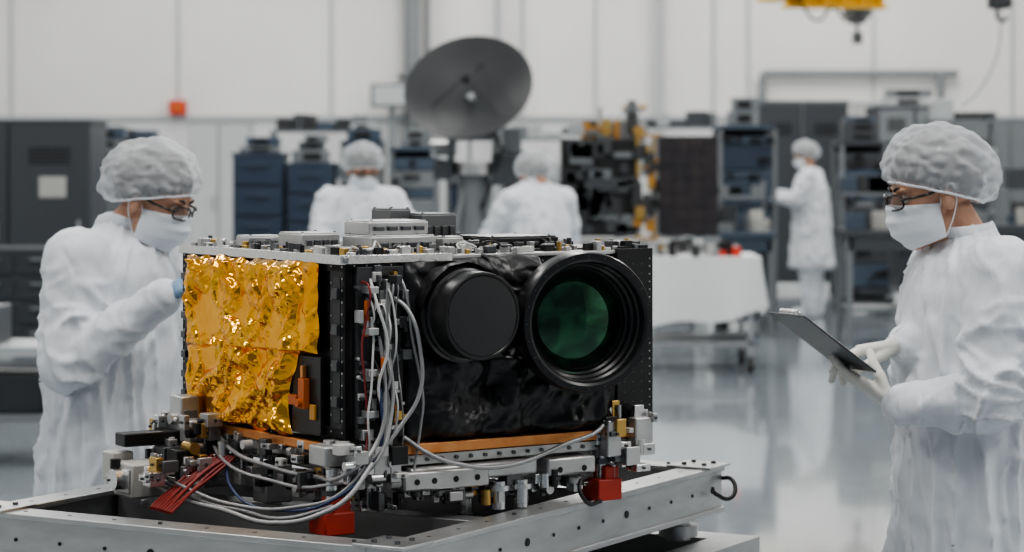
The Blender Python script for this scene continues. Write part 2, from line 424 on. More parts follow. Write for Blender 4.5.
for i in range(34):
    mm = rr.choice(['cab_grey','amber','charcoal','cab_light','brass','steel_dark','cab_grey'])
    t.box('deck_'+mm, mm,(rr.uniform(-.55,.15),rr.uniform(0,.5),1.78+rr.uniform(0,.05)),(rr.uniform(.03,.14),rr.uniform(.04,.12),rr.uniform(.04,.16)))
for i in range(24):
    mm = rr.choice(['cab_grey','amber','charcoal','cab_light','black_matte','charcoal','brass'])
    t.box('side_'+mm, mm,(rr.uniform(.0,.17),rr.uniform(-.1,0),1+rr.uniform(0,.7)),(rr.uniform(.03,.08),.06,rr.uniform(.04,.12)))
t.cyl('thruster','steel_dark',(-.02,.2,1.8),(-.02,.2,1.95),.05); t.cyl('thruster','steel_dark',(-.02,.2,1.95),(-.02,.2,2.06),.1,.03)
t.cyl('antenna_mast','cab_light',(-.28,.2,1.8),(-.28,.2,2.0),.02); t.cyl('antenna_plate','brass',(-.1,.2,2.0),(.1,.2,2.0),.02)
t.box('stand_top','cab_light',(0,.3,.88),(1.2,.7,.06))
for sx in (-.55,.55):
    for sy in (0,.6): t.box('stand_legs','cab_light',(sx,sy,.43),(.06,.06,.86))
t.done()

# rolling table with cloth
t = Thing('rolling_table',(1.35,18.5,0))
x0,x1,y0,y1 = -.66,.48,0,.85
t.bx('top','cab_light',x0,x1,y0,y1,.80,.84)
for x in (x0+.06,x1-.06):
    for y in (y0+.06,y1-.06):
        t.box('legs','alu',(x,y,.45),(.04,.04,.7)); t.cyl('casters','rubber',(x-.02,y,.06),(x+.02,y,.06),.06); t.box('forks','steel_dark',(x,y,.11),(.05,.03,.06))
t.bx('lower_shelf','alu',x0+.04,x1-.04,y0+.04,y1-.04,.2,.23)
def drape(u,v):
    per = 2*((x1-x0)+(y1-y0)); s_ = u*per
    L1=x1-x0; L2=y1-y0
    if s_<L1: p=Vector((x0+s_,y0,0)); nn=Vector((0,-1,0))
    elif s_<L1+L2: p=Vector((x1,y0+s_-L1,0)); nn=Vector((1,0,0))
    elif s_<2*L1+L2: p=Vector((x1-(s_-L1-L2),y1,0)); nn=Vector((0,1,0))
    else: p=Vector((x0,y1-(s_-2*L1-L2),0)); nn=Vector((-1,0,0))
    f = .018+ v*(.03+.03*math.sin(s_*17+2*math.sin(s_*5)))
    return p+nn*f+Vector((0,0,.855-v*(.46+.05*math.sin(s_*4)+.03*math.sin(s_*9))))
t.mesh('cloth_skirt','cloth_white',sheet(drape,260,12))
t.bx('cloth_top','cloth_white',x0-.018,x1+.018,y0-.018,y1+.018,.842,.858)
rr = random.Random(9)
for i in range(46):
    mm = rr.choice(['alu','cab_grey','charcoal','cab_light','offwhite','brass','black_matte'])
    h = rr.uniform(.02,.13); x = rr.uniform(x0+.1,x1-.1); y = rr.uniform(.08,.7)
    if rr.random()<.45: t.cyl('bench_'+mm+'_round',mm,(x,y,.858),(x,y,.858+h),rr.uniform(.012,.04))
    else: t.box('bench_'+mm,mm,(x,y,.858+h/2),(rr.uniform(.03,.14),rr.uniform(.03,.1),h),rot=rr.uniform(0,3))
t.cyl('red_cup','red_sign',(.32,.1,.858),(.32,.1,.93),.035); t.cyl('red_cup','red_sign',(.22,.15,.858),(.22,.15,.9),.03)
t.done()

rackbox('test_console',1.90,2.44,23,.7,1.86,'cab_blue2',21)
rackbox('test_console.001',3.35,3.9,25.5,.7,1.72,'cab_dark',22)
rackbox('test_console.002',1.40,1.85,24.5,.7,1.75,'cab_grey',23)
cabinet('machine_enclosure',2.85,3.90,29,.9,.05,2.22,'cab_grey','cab_dark',2,1)
cabinet('machine_enclosure.001',3.95,4.75,27,.9,.05,2.12,'cab_dark','cab_grey',2,2)
cabinet('machine_enclosure.002',4.85,6.3,28,.9,.05,2.0,'cab_grey','cab_grey',2,1)
stack('instrument_stack.002',4.3,27.3,2.125,5,2,.5)
def workbench(name,x0,x1,y,seed,z=.95,m='cab_dark'):
    rr = random.Random(seed); t = Thing(name,((x0+x1)/2,y,0)); w=x1-x0
    t.box('top',m,(0,.35,z),(w,.75,.05)); t.box('apron',m,(0,.02,z-.09),(w-.06,.03,.12)); t.box('shelf','cab_grey',(0,.4,.3),(w-.1,.6,.03))
    for sx in (-1,1):
        for sy in (.03,.68): t.box('legs','cab_grey',(sx*(w/2-.04),sy,z/2-.02),(.05,.05,z-.04))
    t.box('drawers','cab_dark2',(w*.2,.35,z-.27),(w*.4,.6,.36)); 
    for q in range(3): t.box('pulls','cab_grey',(w*.2,.04,z-.15-.12*q),(w*.2,.02,.015))
    for sx in (-1,1): t.box('uprights','cab_grey',(sx*(w/2-.04),.68,z+.25),(.04,.04,.45))
    t.box('riser','cab_grey',(0,.6,z+.32),(w-.1,.25,.03))
    for i in range(16):
        mm = rr.choice(['cab_grey','charcoal','cab_blue2','offwhite','cab_grey','cab_dark']); h=rr.uniform(.06,.22)
        t.box('gear_'+mm,mm,(rr.uniform(-.42,.42)*w,rr.uniform(.15,.5),z+.025+h/2),(rr.uniform(.06,.2),rr.uniform(.08,.2),h))
    for i in range(6):
        mm = rr.choice(['cab_grey','charcoal','cab_blue2','cab_dark']); h=rr.uniform(.08,.2)
        t.box('gear_'+mm,mm,(rr.uniform(-.4,.4)*w,.6,z+.335+h/2),(rr.uniform(.1,.25),.2,h))
    t.done()
workbench('workbench',2.80,3.72,21,1)
workbench('workbench.001',1.6,2.32,22,2,.9,'cab_blue2')
workbench('workbench.002',3.85,5.4,22.5,3,.95)
cabinet('equipment_cabinet.001',-5.0,-4.1,25,.7,.05,1.75,'cab_grey','cab_dark',2,1)

# ------------------------------------------------------------------ integration stand
A = R(60.4)
st = Thing('integration_stand',(-.2,4.5,0),A)
LX, LY = 1.39, 1.03
ZT, BH, BW = .93, .105, .075
def beam(ax, a0, a1, off, out):
    inn = off - out*BW
    def B(part,m,a0,a1,o0,o1,z0,z1,bevel=.002):
        if ax=='x': st.bx(part,m,a0,a1,min(o0,o1),max(o0,o1),z0,z1,bevel)
        else: st.bx(part,m,min(o0,o1),max(o0,o1),a0,a1,z0,z1,bevel)
    B('rail_tops','alu_rail',a0,a1,off,inn,ZT-.012,ZT)
    B('rail_bottoms','alu_rail',a0,a1,off,inn,ZT-BH,ZT-BH+.012)
    B('rail_webs','alu_rail',a0,a1,off-out*.008,inn+out*.008,ZT-BH+.01,ZT-.01)
    L=a1-a0; nh=int(L/.10)
    for i in range(nh):
        a=a0+.05+i*(L-.1)/(nh-1)
        big = i%4==0
        z=ZT-.052; r=.008 if big else .0038
        p0=(a,off-out*.0075,z); p1=(a,off-out*.006,z)
        if ax=='y': p0=(p0[1],a,z); p1=(p1[1],a,z)
        st.cyl('rail_holes','black_matte',p0,p1,r,seg=12)
        o=(off+inn)/2
        q0=(a,o,ZT-.001); q1=(a,o,ZT+.0008 if not big else ZT+.004)
        if ax=='y': q0=(o,a,q0[2]); q1=(o,a,q1[2])
        st.cyl('top_bolts','steel_dark' ,q0,q1,.0045,seg=8)
beam('x',0,LX,0,-1); beam('x',0,LX,LY,1); beam('y',BW,LY-BW,0,-1); beam('y',BW,LY-BW,LX,1)
for x in (.42,.93): 
    st.bx('cross_beams','alu_rail',x-.03,x+.03,BW,LY-BW,ZT-.09,ZT-.004)
for x,y in ((0,0),(LX,0),(0,LY),(LX,LY)):
    sx=1 if x==0 else -1; sy=1 if y==0 else -1
    st.box('corner_plates','alu',(x+sx*.045,y+sy*.045,ZT+.003),(.11,.11,.006))
    for q in (.02,.07):
        for w_ in (.02,.07): st.cyl('corner_bolts','steel_dark',(x+sx*q,y+sy*w_,ZT+.005),(x+sx*q,y+sy*w_,ZT+.011),.006,seg=6)
    px,py=x+sx*.08,y+sy*.08
    st.cyl('levelling_pads','alu',(px,py,.765),(px,py,ZT-BH),.028); st.cyl('pad_discs','alu_rail',(px,py,.775),(px,py,.80),.045)
st.bx('tray','black_anod',BW,LX-BW,BW,LY-BW,ZT-.105,ZT-.095)
for x in (.65,.75,1.1): st.bx('tray_ribs','steel_dark',x,x+.02,BW,LY-BW,ZT-.095,ZT-.07)
rr=random.Random(55)
for i in range(26):
    st.box('tray_parts',rr.choice(['steel_dark','black_anod','alu','grey_box']),(rr.uniform(.12,.9),rr.uniform(.12,.9),ZT-.08),(rr.uniform(.02,.09),rr.uniform(.02,.06),.03))
E=.06
for (a0,a1,b0,b1) in ((-E,LX+E,-E,.03),(-E,LX+E,LY-.03,LY+E),(-E,.03,.03,LY-.03),(LX-.03,LX+E,.03,LY-.03)):
    st.bx('trolley_rails','alu_rail',a0,a1,b0,b1,.68,.765)
    st.bx('lower_rails','alu_rail',a0,a1,b0,b1,.2,.26)
for x in (0,LX):
    for y in (0,LY):
        st.bx('trolley_legs','alu_rail',x-.035,x+.035,y-.035,y+.035,.12,.70)
        st.cyl('caster_wheels','rubber',(x-.025,y,.06),(x+.025,y,.06),.06); st.box('caster_forks','steel_dark',(x,y,.1),(.07,.05,.06))
st.bx('trolley_deck','steel_dark',.03,LX-.03,.03,LY-.03,.70,.715)
st.tube('loop_cable','cable_black',[(LX-.07,-.006,.875),(LX-.04,-.025,.86),(LX-.01,-.03,.875),(LX+.004,-.012,.90),(LX+.004,.01,.90)],.005)
st.done()

# ------------------------------------------------------------------ satellite instrument
LU, LV, H = .734, .70, .344
si = Thing('satellite_camera_instrument',(-.323,4.84,1.089),R(34))
si.bx('core','black_panel',.008,LU-.008,.008,LV-.008,0,H,bevel=.002)
def bolts(part,m,p0,p1,n,nrm,r=.0022,h=.002):
    p0=Vector(p0);p1=Vector(p1);nrm=Vector(nrm)
    for i in range(n):
        p=p0.lerp(p1,i/(n-1)); si.cyl(part,m,p,p+nrm*h,r,seg=8)
for x,y in ((0,0),(LU,0),(0,LV),(LU,LV)):
    sx=1 if x==0 else -1; sy=1 if y==0 else -1
    si.bx('edge_posts','black_anod',x,x+sx*.05,y,y+sy*.012,0,H+.002); si.bx('edge_posts','black_anod',x,x+sx*.012,y,y+sy*.06,0,H+.002)
si.bx('edge_rails','black_anod',0,LU,0,.012,H-.03,H+.001); si.bx('edge_rails','black_anod',0,LU,0,.012,0,.03)
si.bx('edge_rails','black_anod',0,.012,0,LV,H-.02,H+.001); si.bx('edge_rails','black_anod',0,.012,0,LV,0,.02)
bolts('face_bolts','alu',(0,.010,.012),(0,.010,H-.01),15,(-1,0,0))
bolts('face_bolts','alu',(0,.052,.012),(0,.052,H-.01),11,(-1,0,0),.0018)
bolts('face_bolts','alu',(0,LV-.012,.012),(0,LV-.012,H-.01),15,(-1,0,0))
bolts('face_bolts','alu',(LU-.006,-.012,.012),(LU-.006,-.012,H-.01),21,(0,-1,0),.0016)
bolts('face_bolts','alu',(.02,0,H-.008),(LU-.02,0,H-.008),26,(0,-1,0),.0018)
si.bx('post_recess','charcoal',-.0015,.0,.018,.044,.03,H-.03)
for i,z in enumerate((.06,.13,.2,.27)): si.bx('post_clips','steel_dark',-.008,.0,.02,.042,z,z+.022)
si.bx('end_panel','black_anod',.645,LU+.004,-.012,.0,-.01,H+.012)
for i in range(3):
    for j in range(16): si.cyl('end_panel_holes','steel_dark',(.664+.022*i,-.0115,.016+.0205*j),(.664+.022*i,-.0128,.016+.0205*j),.0018,seg=8)

def gold(y0,y1,z0,z1,seed,lower):
    def f(u,v):
        y=y0+(y1-y0)*u; z=z0+(z1-z0)*v
        p=Vector((0,y,z))
        b=min(u,1-u,v,1-v); k=min(1,b/.05)
        h=crumple(p,seed,6,9)*.036+crumple(p,seed+5,15,8)*.015+crumple(p,seed+6,34,6)*.004+noise.noise(p*6)*.014
        y+=(1-k)*.012*noise.noise(p*22+Vector((3,0,0))); z+=(1-k)*.010*noise.noise(p*20)
        if lower and u<.3: y+= .022*(1-u/.3)*math.sin(v*5)
        if not lower: z-= (1-v)*.022*(u)*.8
        return Vector((-.012-.012*k-max(-.008,h)*(.15+.85*k)-(0 if lower else .012*(1-v)*k),y,z))
    return f
si.mesh('gold_blanket_upper','gold_foil',sheet(gold(.086,.655,.158,.338,3,False),220,100))
si.mesh('gold_blanket_lower','gold_foil',sheet(gold(.182,.650,-.008,.175,8,True),190,100))
for y,z in ((.1,.325),(.3,.328),(.5,.325),(.62,.02)):
    si.cyl('foil_buttons','amber',(-.03,y,z),(-.034,y,z),.005,seg=12)
si.bx('notch_plate','black_anod',-.012,-.004,.075,.19,0,.155)
si.bx('orange_bracket','orange',-.026,-.012,.150,.182,.055,.075); si.bx('orange_bracket','orange',-.026,-.012,.118,.142,.05,.11)
si.bx('orange_bracket2','copper',-.022,-.012,.13,.14,.11,.135); si.bx('orange_bracket3','amber',-.018,-.012,.09,.11,.03,.06)
si.cyl('orange_knob','orange',(-.026,.13,.062),(-.036,.13,.062),.008,seg=14)
for i in range(7): si.bx('left_edge_tabs','steel_dark',-.012,0,.665,.685,.03+.042*i,.045+.042*i)

# top deck
si.bx('deck_plate','alu_painted',-.004,LU+.004,-.006,LV+.004,H+.001,H+.009)
si.bx('deck_edge','silver_foil',-.010,.012,.0,LV,H-.006,H+.013); si.bx('deck_edge','silver_foil',.0,.24,-.012,.01,H-.004,H+.013)
T=H+.009
si.bx('deck_black_cover','black_blanket',.16,.72,.05,.66,T,T+.004)
def ebox(part,m,cx,cy,sx,sy,sz,lid=True,z=T):
    si.box(part,m,(cx,cy,z+sz/2),(sx,sy,sz),bevel=.002)
    if lid:
        si.box(part+'_lid',m,(cx,cy,z+sz+.001),(sx*.96,sy*.94,.004))
        for a in (-1,1):
            for b_ in (-1,1): si.cyl(part+'_screws','steel_dark',(cx+a*sx*.42,cy+b_*sy*.4,z+sz),(cx+a*sx*.42,cy+b_*sy*.4,z+sz+.005),.003,seg=8)
        for q in range(4): si.box(part+'_connectors','steel_dark',(cx-sx*.34+q*sx*.225,cy-sy/2-.003,z+sz*.5),(sx*.15,.008,sz*.35))
ebox('silver_electronics','alu',.19,.15,.15,.12,.034); ebox('silver_electronics_b','alu',.195,.17,.14,.1,.026,z=T+.037)
ebox('grey_electronics','grey_box',.375,.30,.085,.1,.072); ebox('grey_electronics_b','grey_box',.31,.34,.05,.08,.082)
ebox('black_flat_unit','black_anod',.49,.18,.17,.16,.026); ebox('white_unit','alu_painted',.10,.32,.09,.1,.036); ebox('silver_small','alu',.07,.48,.08,.06,.026)
ebox('black_right','black_anod',.62,.3,.13,.2,.012); ebox('silver_mid','alu_painted',.30,.10,.05,.04,.030)
rr=random.Random(12)
pal=['alu','alu_bright','white_plastic','steel_dark','alu','black_anod','brass','alu_painted','grey_box']
for i in range(250):
    mm=rr.choice(pal); x=rr.uniform(.01,.72); y=rr.uniform(.015,.62) if rr.random()<.4 else rr.uniform(.0,.05)
    if rr.random()<.35: x=rr.uniform(.0,.06); y=rr.uniform(.01,.66)
    if .1<x<.3 and .08<y<.25: continue
    if rr.random()<.4: 
        h=rr.uniform(.006,.024); si.cyl('deck_round_'+mm,mm,(x,y,T),(x,y,T+h),rr.uniform(.0025,.007),seg=12)
    else: 
        h=rr.uniform(.004,.020); si.box('deck_bits_'+mm,mm,(x,y,T+h/2),(rr.uniform(.006,.028),rr.uniform(.006,.024),h),rot=rr.choice([0,0,.3]))
for i in range(14):
    x=rr.uniform(.02,.6); y=rr.uniform(.01,.2); pts=[]
    for q in range(6):
        pts.append((x,y,T+.005+rr.uniform(0,.018))); x+=rr.uniform(-.01,.05); y+=rr.uniform(-.03,.04); y=max(.01,y); x=min(x,.72)
    si.tube('deck_cable',rr.choice(['cable_grey','cable_white','cable_black']),pts,.0022)

# barrels
AX=(-.235,-.972,0); axv=Vector(AX).normalized()
c=(.504,0,.218)
si.lathe('main_barrel','lens_black',[(.116,-.03),(.116,.05),(.124,.054),(.124,.096),(.129,.100),(.136,.106),(.140,.112),(.140,.160),(.1375,.166),(.126,.167),(.121,.164),(.119,.158),(.119,.144),(.115,.140),(.114,.126),(.109,.122),(.107,.110),(.103,.106),(.101,.094),(.0,.092)],c,AX,96)
si.lathe('primary_lens','lens_glass',[(.1005,.092)]+[(.1005*math.cos(a),.092+.028*math.sin(a)) for a in [R(q) for q in range(8,90,6)]]+[(0,.120)],c,AX,96)
si.lathe('lens_retainer','charcoal',[(.103,.100),(.096,.105),(.0955,.100)],c,AX,96)
q3=axv.to_track_quat('Z','Y').to_matrix()
for i in range(24):
    a=2*math.pi*i/24; p=Vector(c)+q3@Vector((.132*math.cos(a),.132*math.sin(a),.166)); si.cyl('barrel_screws','steel_dark',p,p+axv*.0022,.0016,seg=6)
c2=(.236,0,.238); AX2=(-.03,-1,0)
si.lathe('second_barrel','lens_black',[(.096,-.03),(.096,.060),(.091,.064),(.091,.074),(.0865,.077),(.0865,.128),(.086,.131),(.0835,.133),(.080,.133),(.0785,.131)],c2,AX2,80)
si.lathe('second_barrel_cap','cap_black',[(.0785,.1305),(.0775,.1315),(.074,.132),(.0,.132)],c2,AX2,80)
def blk(x0,x1,z0,z1,out,seed,sag=0.0):
    def f(u,v):
        x=x0+(x1-x0)*u; z=z0+(z1-z0)*v; p=Vector((x,0,z))
        b=min(u,1-u,v,1-v); k=min(1,b/.12)
        h=crumple(p,seed,7,8)*.030+noise.noise(p*6+Vector((seed,0,0)))*.012+crumple(p,seed+2,17,7)*.010
        return Vector((x+.006*noise.noise(p*20),-.006-(out+h)*math.sqrt(k),z-sag*math.sin(u*math.pi)*(1-v)+.004*noise.noise(p*24)))
    return f
si.mesh('black_blanket_lower','black_blanket',sheet(blk(.125,.64,-.012,.165,.040,2,.004),130,60))
si.mesh('black_blanket_upper','black_blanket',sheet(blk(.12,.40,.15,.345,.018,5),90,60))
si.mesh('black_blanket_mid','black_blanket',sheet(blk(.31,.44,.12,.352,.040,6),60,60))
def hood(u,v):
    a=math.pi*(.05+.9*u); d=.0+.070*v; r=.100+.006*crumple(Vector((a*.15,d,0)),4,10,5)
    return Vector((c2[0]-d*.03+r*math.cos(a),-d,min(c2[2]+r*math.sin(a),H+.004+.004*math.sin(a*7))))
si.mesh('barrel_hood','black_blanket',sheet(hood,80,20))

# near-corner harness region
rr=random.Random(31)
si.bx('harness_plate','charcoal',.02,.125,-.012,0,.0,H-.01)
for i in range(80):
    mm=rr.choice(['alu','alu_bright','white_plastic','steel_dark','steel_dark','black_anod','alu_painted','brass','grey_box','alu'])
    x=rr.uniform(.015,.125); z=rr.uniform(.0,.325); h=rr.uniform(.006,.026)
    if rr.random()<.35: si.cyl('harness_conn_'+mm,mm,(x,-.01,z),(x,-.012-h,z),rr.uniform(.003,.007),seg=14)
    else: si.box('harness_bits_'+mm,mm,(x,-.01-h/2,z),(rr.uniform(.005,.024),h,rr.uniform(.006,.03)))
for i in range(4): si.box('harness_brackets','alu_painted',(.04,-.026,.05+.08*i),(.022,.035,.014))
si.bx('harness_spine','alu_painted',.075,.085,-.03,-.012,.02,.31)
for i in range(9):
    x=.03+.010*i; pts=[]; y=-.025-rr.uniform(0,.02); z=rr.uniform(.24,.325)
    xx=x; pts.append((x,-.008,z+.01))
    while z>-.03:
        pts.append((xx,y,z)); z-=rr.uniform(.04,.07); xx+=rr.uniform(-.012,.012); y=-.025-rr.uniform(0,.03)
    pts.append((xx-.02,y-.01,-.07))
    si.tube('harness_cable',rr.choice(['cable_grey','cable_grey','cable_white','cable_black','cable_grey','red_cable']),pts,rr.choice([.0016,.0022,.003]))
si.tube('harness_loop','cable_grey',[(.09,-.01,.28),(.112,-.05,.25),(.125,-.075,.17),(.12,-.08,.09),(.085,-.07,.03),(.03,-.06,-.03),(-.01,-.05,-.06)],.0042)
si.tube('harness_loop','cable_white',[(.05,-.01,.31),(.04,-.05,.27),(.06,-.06,.18),(.045,-.05,.10),(.06,-.055,.03),(.03,-.05,-.05)],.003)
si.bx('orange_tag','orange',.055,.066,-.045,-.04,.12,.16); si.bx('orange_tag','orange',.085,.095,-.035,-.03,.03,.065); si.bx('orange_tag','copper',.03,.036,-.03,-.02,.2,.27)
si.box('white_tag','white_plastic',(.045,-.062,-.02),(.03,.004,.02)); 

# underside rails
si.bx('copper_rail','copper',.11,.66,-.037,-.006,-.034,-.014); si.bx('copper_rail','copper',-.02,0,.05,.6,-.030,-.012)
si.bx('silver_rail','alu_painted',.08,.70,-.03,.02,-.056,-.036); si.bx('silver_rail','alu_painted',-.01,.03,.02,.68,-.052,-.012)
si.bx('silver_rail','alu_painted',.02,.70,.64,.68,-.052,-.012); si.bx('silver_rail','alu_painted',LU-.04,LU,.02,.68,-.052,-.004)
si.bx('base_plate','alu_painted',.05,.70,.0,.66,-.084,-.060)
si.bx('front_bracket','alu_painted',.10,.30,-.055,-.0,-.105,-.066,bevel=.005); si.bx('front_bracket','alu_painted',.12,.42,-.048,.0,-.090,-.060,bevel=.004)
si.bx('front_bracket','alu_painted',.44,.56,-.055,.0,-.098,-.062,bevel=.005)
for x in (.13,.17,.22,.27,.47,.53): si.cyl('front_bracket_holes','black_matte',(x,-.054,-.086),(x,-.0562,-.086),.006,seg=14)
for x in (.33,.385): si.cyl('isolators','alu_bright',(x,-.04,-.155),(x,-.04,-.10),.014); si.cyl('isolators','alu',(x,-.04,-.118),(x,-.04,-.108),.022)
bolts('rail_bolts','steel_dark',(.1,-.03,-.046),(.68,-.03,-.046),18,(0,-1,0),.004,.004)
bolts('rail_bolts','steel_dark',(-.01,.05,-.035),(-.01,.64,-.035),12,(-1,0,0),.004,.004)
Z0=ZT-1.089
def foot(x,y,m='alu_painted',w=.06,zb=Z0):
    si.box('foot_base_'+m,m,(x,y,zb+.022),(w*1.2,w*1.2,.044),bevel=.003)
    si.box('foot_cap_'+m,m,(x+.01,y,zb+.055),(w*.7,w*.9,.03),bevel=.003)
    si.cyl('foot_stud','alu_bright',(x,y,zb+.03),(x,y,-.055),w*.22)
    si.cyl('foot_nut','steel_dark',(x,y,zb+.074),(x,y,zb+.084),w*.36,seg=6)
foot(-.03,.0,'red_block',.055,Z0-.02); foot(.60,-.02,'red_block',.05); foot(.30,.03,'alu_painted',.05,ZT-.099-1.089+.004); foot(.40,.3); foot(.62,.6); foot(.03,.62); foot(.02,.33,'alu_painted',.05)
rr=random.Random(77)
def greeble(x0,x1,y0,y1,z0,z1,n,pal,s=1.0,tag='lower'):
    for i in range(n):
        mm=rr.choice(pal); x=rr.uniform(x0,x1); y=rr.uniform(y0,y1); z=rr.uniform(z0,z1)
        a,b_,c_=[rr.uniform(.008,.038)*s for _ in range(3)]
        k=rr.random()
        if k<.33:
            ax=rr.choice([(1,0,0),(0,1,0),(0,0,1)]); v=Vector(ax)*a
            si.cyl(tag+'_round_'+mm,mm,Vector((x,y,z))-v/2,Vector((x,y,z))+v/2,b_*.32,seg=16)
        else:
            si.box(tag+'_block_'+mm,mm,(x,y,z),(a,b_,c_),bevel=.0015)
            if k>.6: si.cyl(tag+'_bolt','steel_dark',(x,y-b_/2,z),(x,y-b_/2-.004,z),.003,seg=8); si.cyl(tag+'_bolt','steel_dark',(x-a/2,y,z),(x-a/2-.004,y,z),.003,seg=8)
P1=['alu_painted','alu','alu_bright','alu_painted','steel_dark','black_anod','alu','alu_painted','grey_box','alu_bright','white_plastic','brass']
greeble(-.03,.09,-.06,.04,-.13,-.01,70,P1)
greeble(-.05,.02,.05,.6,-.12,-.02,100,P1)
greeble(.1,.60,-.045,.02,-.13,-.10,60,P1)
greeble(.57,.72,-.06,.06,-.12,.03,75,P1)
greeble(-.10,-.02,.46,.66,-.12,.0,60,P1,1.15)
greeble(-.22,-.08,.42,.62,-.155,-.08,40,P1,1.0)
si.box('corner_bracket','alu_painted',(-.02,.02,-.03),(.065,.065,.04),bevel=.004)
si.box('corner_bracket','alu_painted',(.05,-.045,-.045),(.045,.03,.045),bevel=.004)
si.box('left_bracket','alu_painted',(-.045,.60,.0),(.045,.055,.08),bevel=.004); si.box('left_bracket','alu_painted',(-.055,.54,-.03),(.04,.05,.05),bevel=.004)
si.box('right_bracket','alu_painted',(.60,-.05,-.03),(.035,.03,.075),bevel=.003); si.box('right_bracket','alu_painted',(.68,-.045,-.02),(.045,.03,.055),bevel=.003)
si.box('servo_unit','offwhite',(-.17,.55,-.122),(.085,.09,.07),bevel=.004); si.box('servo_unit','offwhite',(-.19,.62,-.10),(.05,.05,.06),bevel=.004)
si.cyl('servo_cap','alu_bright',(-.213,.55,-.12),(-.235,.55,-.12),.022); si.box('servo_face','alu_painted',(-.214,.535,-.122),(.006,.05,.05))
si.box('black_actuator','black_anod',(-.13,.60,-.045),(.13,.05,.028),bevel=.003); si.box('black_actuator','black_anod',(-.10,.50,-.09),(.05,.05,.06),bevel=.003)
si.box('actuator_stand','steel_dark',(-.10,.56,-.11),(.05,.05,.10))
si.tube('sag_cable','cable_grey',[(-.02,.508,-.02),(-.04,.40,-.055),(-.044,.223,-.072),(-.035,.06,-.075),(-.03,-.052,-.06),(.038,-.06,.0),(.06,-.05,.10),(.06,-.03,.2)],.0045)
si.tube('sag_cable','cable_grey',[(-.02,.55,-.03),(-.06,.38,-.08),(-.06,.2,-.095),(-.04,.0,-.085),(.02,-.065,-.05),(.07,-.06,.06),(.08,-.03,.18)],.0038)
si.tube('sag_cable','cable_grey',[(-.173,.55,-.115),(-.16,.40,-.145),(-.15,.234,-.150),(-.131,-.0,-.150),(-.09,-.06,-.13),(-.045,-.078,-.104),(.02,-.07,-.04)],.005)
si.tube('sag_cable','cable_grey',[(-.15,.5,-.12),(-.13,.36,-.15),(-.12,.2,-.152),(-.10,.05,-.15),(-.05,-.04,-.12)],.0042)
si.tube('sag_cable','cable_grey',[(-.16,.52,-.10),(-.15,.38,-.125),(-.13,.2,-.14),(-.09,.05,-.13),(-.03,-.05,-.09),(.05,-.06,.02)],.0035)
si.tube('sag_cable','cable_grey',[(.115,-.03,.0),(.15,-.06,-.03),(.215,-.068,-.055),(.335,-.07,-.066),(.47,-.065,-.035),(.58,-.055,-.0),(.60,-.03,.03)],.0048)
si.tube('sag_cable','cable_blue',[(-.02,.45,-.06),(-.09,.3,-.12),(-.1,.1,-.14),(-.04,-.05,-.1),(.04,-.06,-.02),(.05,-.05,.1)],.003)
si.tube('sag_cable','cable_black',[(.55,-.05,-.10),(.50,-.08,-.12),(.51,-.09,-.15),(.56,-.07,-.155)],.0045)
for i in range(8):
    o=.0125*i
    si.tube('red_ribbon','red_cable',[(-.04,.38+o,-.07),(-.10,.37+o,-.10+rr.uniform(-.006,.006)),(-.16,.34+o*1.05,-.13+rr.uniform(-.004,.004)),(-.21,.30+o*1.05,-.148),(-.25,.25+o,-.152)],.0034)
si.done()

# ------------------------------------------------------------------ people
def rings(bm, rs, n=36):
    prev=None; first=None
    for (z,cx,cy,rx,ry) in rs:
        ring=[bm.verts.new((cx+rx*math.cos(2*math.pi*i/n),cy+ry*math.sin(2*math.pi*i/n),z)) for i in range(n)]
        if prev:
            for i in range(n): bm.faces.new((prev[i],prev[(i+1)%n],ring[(i+1)%n],ring[i]))
        else: first=ring
        prev=ring
    bm.faces.new(prev); bm.faces.new(list(reversed(first)))
def caps(bm,p0,r0,p1,r1,seg=16):
    p0=Vector(p0);p1=Vector(p1);d=p1-p0
    if d.length>1e-5:
        M=Matrix.Translation((p0+p1)/2)@d.to_track_quat('Z','Y').to_matrix().to_4x4()
        bmesh.ops.create_cone(bm,cap_ends=True,segments=seg,radius1=r0,radius2=r1,depth=d.length,matrix=M)
    for p,r in ((p0,r0),(p1,r1)):
        bmesh.ops.create_icosphere(bm,subdivisions=3,radius=r,matrix=Matrix.Translation(p))
def ell(bm,c,r,M=None):
    m=Matrix.Translation(c)@(M if M else Matrix())@Matrix.Diagonal((*r,1))
    bmesh.ops.create_icosphere(bm,subdivisions=4,radius=1,matrix=m)
def remesh(bm,vox,sm=4,fac=.5):
    me=bpy.data.meshes.new('tmp'); bm.to_mesh(me); bm.free()
    o=bpy.data.objects.new('tmp',me); COL.objects.link(o)
    md=o.modifiers.new('r','REMESH'); md.mode='VOXEL'; md.voxel_size=vox; md.use_smooth_shade=True
    if sm:
        s2=o.modifiers.new('s','SMOOTH'); s2.factor=fac; s2.iterations=sm
    dg=bpy.context.evaluated_depsgraph_get(); ev=o.evaluated_get(dg)
    out=bpy.data.meshes.new_from_object(ev,depsgraph=dg)
    bpy.data.objects.remove(o); bpy.data.meshes.remove(me)
    return out
def displace(me,fn):
    ns=[v.normal.copy() for v in me.vertices]
    for v,nn in zip(me.vertices,ns): v.co=v.co+nn*fn(v.co,nn)
    me.update()
def seg_t(p,a,b):
    ab=b-a; t=max(0,min(1,(p-a).dot(ab)/ab.length_squared)); return t,(p-(a+ab*t)).length

